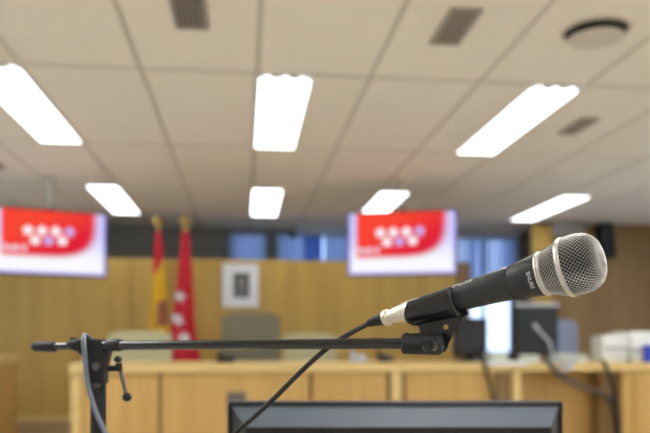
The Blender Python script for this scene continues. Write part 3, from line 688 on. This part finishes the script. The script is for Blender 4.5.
# nose cap: a flat weave pressed onto the dome
ltot = 0
for (s0, r0), (s1, r1) in zip(gp, gp[1:]): ltot += math.hypot(s1-s0, r1-r0)
lcap = ltot-l; p = .0020; K = 9; cap = {}
for i in range(-K, K+1):
    for j in range(-K, K+1):
        rho = math.hypot(i*p, j*p)
        if rho < lcap+.0022:
            s, r = gprof(ltot-rho); th = math.atan2(j, i); cap[i, j] = bm.verts.new(XM @ Vector((s, r*math.cos(th), r*math.sin(th))))
for (i, j) in list(cap):
    q = [(i, j), (i+1, j), (i+1, j+1), (i, j+1)]
    if all(k in cap for k in q): bm.faces.new([cap[k] for k in q])
gr = obj('mesh_grille', bm, M['wire'], mic)
wf = gr.modifiers.new('wires', 'WIREFRAME'); wf.thickness = .00060; wf.use_even_offset = False; wf.use_boundary = True
bm = B(); lathe(bm, [(s-.0012 if s > .040 else s, max(.0004, r-.0016)) for s, r in gp], XM, 48); obj('foam_liner', bm, M['foam'], mic, True)
bm = B(); lathe(bm, [(sBand-.0020, .0210), (sBand-.0020, .0219), (sBand-.0013, .0224), (sBand+.0010, .0227), (sBand+.0018, .0225), (sBand+.0018, .0215)], XM, 96); obj('grille_band', bm, M['band'], mic, True)
# printing, wrapped round the body
def nr(s): return .0131+(s+.0236)*(.0162-.0131)/(.0211)
def hr(s): return .0109+(s-s455)*(.0133-.0109)/(-.0255-s455)
def wrap(txt, size, s0, deg, radf, along, name, bold=0, spacing=1.0):
    cu = bpy.data.curves.new('lettering', 'FONT'); cu.body = txt; cu.size = size; cu.align_x = 'CENTER'; cu.align_y = 'CENTER'; cu.offset = bold; cu.space_character = spacing
    to = bpy.data.objects.new('lettering', cu); COL.objects.link(to); dg = bpy.context.evaluated_depsgraph_get()
    me = bpy.data.meshes.new_from_object(to.evaluated_get(dg)); bpy.data.objects.remove(to)
    bm = B(); bm.from_mesh(me); bmesh.ops.triangulate(bm, faces=bm.faces[:]); bmesh.ops.subdivide_edges(bm, edges=bm.edges[:], cuts=1)
    for v in bm.verts:
        u, w = v.co.x, v.co.y
        if along: s, up = s0+u, math.radians(deg)+w/radf(s0)
        else: s, up = s0+w, math.radians(deg)-u/radf(s0)     # reads downwards round the neck
        r = radf(s)+.00012; a = PI-up if toward < 0 else up
        v.co = XM @ Vector((s, r*math.cos(a), r*math.sin(a)))
    return obj(name, bm, M['print'], mic)
wrap('SHURE', .0043, -.0058, -17, nr, False, 'lettering', .00012, 1.05)
wrap('PG58', .0075, -.062, 54, hr, True, 'lettering', .0001, 1.05)

# ------------------------------------------------------------------ cable with its connector
cab = thing('microphone_cable', 'black cable with a silver plug running down from the microphone', 'cable', XM @ Vector((s383, 0, 0)))
bm = B(); lathe(bm, [(s412+.004, .0005), (s412+.004, .0092), (s412-.004, .0093), (s412-.010, .0090), (s383+.010, .0071), (s383+.004, .0062), (s383+.0015, .0060), (s383+.0015, .0005)], XM, 40); obj('plug_shell', bm, M['nickel'], cab, True)
bm = B(); lathe(bm, [(s383+.0030, .0005), (s383+.0030, .0066), (s383+.0022, .0071), (s383-.0012, .0071), (s383-.0020, .0066), (s383-.0020, .0005)], XM, 40); obj('plug_ring', bm, M['nickel'], cab, True)
bm = B(); lathe(bm, [(s383-.0015, .0005), (s383-.0015, .0058), (s383-.006, .0052), (s383-.014, .0040), (s383-.018, .0036), (s383-.018, .0005)], XM, 32); obj('strain_relief', bm, M['black_rubber'], cab, True)
e = XM @ Vector((s383-.012, 0, 0))
pts = [e, XM @ Vector((s383-.019, 0, -.0006)), P(350, 333.5, .640), P(331, 345.5, .640), P(318, 356, .640), P(300, 372.5, .645), P(276, 396.5, .655), P(255, 416, .665), P(236, 433, .675), P(212, 456, .69), P(190, 480, .70), P(176, 520, .71), P(172, 620, .72), P(176, 780, .74), P(190, 1100, .80)]
bm = B(); tube(bm, smooth_path(pts, 8), .0023, 14); obj('cord', bm, M['cable_black'], cab, True)

# ------------------------------------------------------------------ stand
st = thing('microphone_stand', 'black microphone stand with a short horizontal boom and clip', 'microphone stand', (*P(98, 400, .745).xy, 0))
sw, be = P(108, 345.5, .735), P(405, 343.3, .602)
bd = (be-sw).normalized()
NRM = bd.cross(UP).normalized()               # sideways of the boom, level
if NRM.dot(FWD) > 0: NRM = -NRM               # towards the viewer
bm = B(); tube(bm, [sw-bd*.005, be], .00455, 24); obj('boom', bm, M['tube'], st, True)
dl = lambda px: .735+(px-108)*(.602-.735)/(405-108)
# thin rear end with its grip
bm = B(); tube(bm, [P(55, 346.6, dl(55)), P(82, 346, dl(82))], .0036, 16); obj('boom_tail', bm, M['tube'], st, True)
g0, g1 = P(33, 346.6, dl(33)), P(57, 346.8, dl(57)); u = (g1-g0)
bm = B(); tube(bm, [g0, g0+u*.03, g0+u*.1, g0+u*.85, g0+u*.95, g1], [.0025, .0042, .0052, .0056, .0050, .0036], 20); obj('grip', bm, M['black_rubber'], st, True)
bm = B()
for (p0, p1, r0, r1) in ((69, 80.5, .0055, .0068),):
    q0, q1 = P(p0, 344.8, dl(p0)), P(p1, 345.2, dl(p1)); tube(bm, [q0, q0.lerp(q1, .15), q0.lerp(q1, .85), q1], [r0*.8, r0, r1, r1*.9], 18)
tube(bm, [P(73, 341, dl(73)), P(73.5, 337.5, dl(73))], [.0038, .003], 12); obj('rear_clamp', bm, M['joint'], st, True)
# swivel head on top of the pole
jc = P(98, 352, .745); bm = B()
hp_ = [(79, 341), (83, 339), (107, 339), (110.5, 342), (110.5, 352), (108, 362), (106.5, 372), (106.3, 384), (90, 384), (89.5, 372), (88, 362), (85, 356), (79.5, 352)]
prism(bm, [P(x, y, .745) for x, y in hp_], FWD*.0085); bevel(bm, .0015, 2); obj('swivel_head', bm, M['joint'], st)
bm = B(); tube(bm, [P(107.5, 345.4, dl(107.5)), P(109, 345.4, dl(109)), P(121, 345.1, dl(121)), P(122.5, 345.1, dl(122.5))], [.0052, .0062, .0060, .0052], 20); obj('boom_collar', bm, M['joint'], st, True)
for px, py, r in ((96, 366.5, .0042), (96.5, 386, .0033)):
    bm = B(); q = P(px, py, .7365); tube(bm, [q+FWD*.004, q-FWD*.001, q-FWD*.0024], [r, r, r*.7], 18); obj('rivet', bm, M['bolt'], st, True)
# pole down to a round floor base
pb = P(98.2, 380, .745); bm = B(); tube(bm, [(pb.x, pb.y, .02), (pb.x, pb.y, pb.z)], .0078, 20); obj('pole', bm, M['joint'], st, True)
bm = B(); lathe(bm, [(0, .0005), (0, .125), (.008, .125), (.016, .11), (.024, .02), (.024, .0005)], Matrix.Translation((pb.x, pb.y, 0)) @ Matrix.Rotation(-PI/2, 4, 'Y'), 40); obj('floor_base', bm, M['joint'], st, True)
# tightening lever
lv0 = P(109, 368.5, .742); lv1 = P(120.5, 368, .738); bm = B(); tube(bm, [lv0, lv1], .0032, 14); tube(bm, [P(119.5, 371, .738), P(118.6, 363, .738)], .0034, 14); lv = obj('lever_hub', bm, M['joint'], st, True)
bm = B(); bmesh.ops.create_uvsphere(bm, u_segments=20, v_segments=14, radius=.0040, matrix=Matrix.Translation(P(118, 359.3, .738)) @ Matrix.Diagonal((1, 1, .85, 1))); obj('lever_knob', bm, M['black_rubber'], lv, True)
bm = B(); tube(bm, [P(120, 369, .738), P(126, 394, .736)], [.0020, .0016], 12); obj('lever_arm', bm, M['bolt'], lv, True)
bm = B(); bmesh.ops.create_uvsphere(bm, u_segments=20, v_segments=14, radius=.0046, matrix=Matrix.Translation(P(127, 397, .736))); obj('lever_ball', bm, M['black_rubber'], lv, True)
# clip: open sleeve, web with a hole, knuckle and socket
clip = bpy.data.objects.new('microphone_clip', None); COL.objects.link(clip); clip.parent = st; clip.location = P(430, 330, .61)-st.location
up0 = math.radians(62)                        # the sleeve is open on top
bm = B(); n = 48; a0 = PI/2+up0; a1 = PI/2-up0+2*PI
def sleeve_r(s, o):
    f = (s-s412)/(s455-s412); return (.0103+.0011*f)+(o*(.0034+.0006*f))
ss = [s412+(s455-s412)*k/10 for k in range(11)]
rows = []
for s in ss:
    f = (s-s412)/(s455-s412); ring = []
    for k in range(n+1):
        an = a0+(a1-a0)*k/n; low = max(0, -math.sin(an))
        sd = (PI if toward < 0 else 0)+(.6 if toward < 0 else -.6); fr = max(0, math.cos(an-sd))
        sh = -.0085*fr**1.5*max(0, 1-f*3)+.004*low**3*max(0, f*3-2)
        ring.append((an, s+sh))
    rows.append((s, ring))
outer = [[bm.verts.new(XM @ Vector((s2, sleeve_r(s, 1)*math.cos(an), sleeve_r(s, 1)*math.sin(an)))) for an, s2 in ring] for s, ring in rows]
inner = [[bm.verts.new(XM @ Vector((s2, sleeve_r(s, .12)*math.cos(an), sleeve_r(s, .12)*math.sin(an)))) for an, s2 in ring] for s, ring in rows]
for j in range(10):
    for k in range(n):
        bm.faces.new((outer[j][k], outer[j][k+1], outer[j+1][k+1], outer[j+1][k])); bm.faces.new((inner[j][k], inner[j+1][k], inner[j+1][k+1], inner[j][k+1]))
    for k in (0, n): bm.faces.new((outer[j][k], outer[j+1][k], inner[j+1][k], inner[j][k]))
for j in (0, 10):
    for k in range(n): bm.faces.new((outer[j][k], outer[j][k+1], inner[j][k+1], inner[j][k]))
obj('sleeve', bm, M['black_plastic'], clip, True)
bm = B(); lip = [XM @ Vector((s455+.0006*math.sin(a0+(a1-a0)*k/40), (sleeve_r(s455, .75))*math.cos(a0+(a1-a0)*k/40), (sleeve_r(s455, .75))*math.sin(a0+(a1-a0)*k/40))) for k in range(41)]
tube(bm, lip, .0019, 10); obj('sleeve_lip', bm, M['black_plastic'], clip, True)
da = lambda px: .620+(px-412)*(.545-.620)/(567-412)
web = [(412, 319), (415, 323), (419, 327.5), (420.5, 333), (421, 340), (424, 349), (436, 353.8), (444, 351.5), (448, 345), (451, 338.5), (454.5, 331), (459, 323), (463.5, 317.5), (468.5, 313.5), (462, 304), (440, 300), (422, 306)]
hole = [(445.8+2.7*math.cos(k*PI/8), 327+2.6*math.sin(k*PI/8)) for k in range(16)]
wn = ax.cross(UP).normalized()
bm = B(); prism(bm, [P(x, y, da(x)) for x, y in web], (P(446, 327, .61)-Vector((0, 0, CZ))).normalized()*.0050, [[P(x, y, da(x)) for x, y in hole]]); obj('web', bm, M['black_plastic'], clip)
k0, k1 = P(401.5, 343.6, .6035), P(443, 344, .597)
kd = k1-k0
bm = B(); tube(bm, [k0, k0+kd*.02, k0+kd*.06, k0+kd*.5, k0+kd*.9, k0+kd*.97, k1], [.0066, .0078, .0084, .0088, .0092, .0080, .005], 28); obj('socket', bm, M['black_rubber'], clip, True)
bm = B(); tube(bm, [P(407, 337, .6), P(406.5, 332.5, .6)], [.0016, .0012], 10); obj('socket_nub', bm, M['black_rubber'], clip, True)
q = P(435, 345, .597)
bm = B(); tube(bm, [q-wn*.0128, q+wn*.0128], .0062, 24); bevel(bm, .0006, 1); kn = obj('knuckle_bolt', bm, M['black_plastic'], clip, True)
sg = 1 if wn.dot(FWD) < 0 else -1
bm = B(); tube(bm, [q+wn*sg*.0126, q+wn*sg*.0136], .0036, 6); obj('bolt_head', bm, M['joint'], kn, True)

# grey cord hung over the boom's tail
gc = [P(99, 350, .772), P(93, 341, .765), P(88, 336.5, .750), P(84.5, 335, .738), P(83.6, 339, .727), P(84, 347, .722), P(85, 358, .722), P(86.2, 374, .722), P(88.5, 388, .722), P(92.5, 402, .720), P(97.5, 416, .718), P(105, 432, .716), P(113, 448, .715), P(120, 480, .715), P(124, 560, .72), P(120, 760, .74), P(128, 1040, .80)]
bm = B(); tube(bm, smooth_path(gc, 8), .0024, 14); tag(obj('grey_cord', bm, M['cable_grey'], None, True), 'grey cord draped over the stand and hanging beside its pole', 'cable')

# ------------------------------------------------------------------ daylight outside, colour management
w = bpy.data.worlds.new('daylight'); SC.world = w; w.use_nodes = True; nt = w.node_tree
bg = nt.nodes['Background']; tc = nt.nodes.new('ShaderNodeTexCoord'); sp = nt.nodes.new('ShaderNodeSeparateXYZ'); cr = nt.nodes.new('ShaderNodeValToRGB')
cr.color_ramp.elements[0].position = .0; cr.color_ramp.elements[0].color = (.70, .79, .96, 1)
cr.color_ramp.elements[1].position = .45; cr.color_ramp.elements[1].color = (.34, .52, .86, 1)
nt.links.new(tc.outputs['Generated'], sp.inputs[0]); nt.links.new(sp.outputs[2], cr.inputs[0]); nt.links.new(cr.outputs[0], bg.inputs[0]); bg.inputs[1].default_value = 4.0
vs_ = SC.view_settings; SC.display_settings.display_device = 'sRGB'
vs_.view_transform = 'Standard'; vs_.look = 'None'; vs_.gamma = 1; vs_.exposure = 0.0; vs_.use_curve_mapping = False
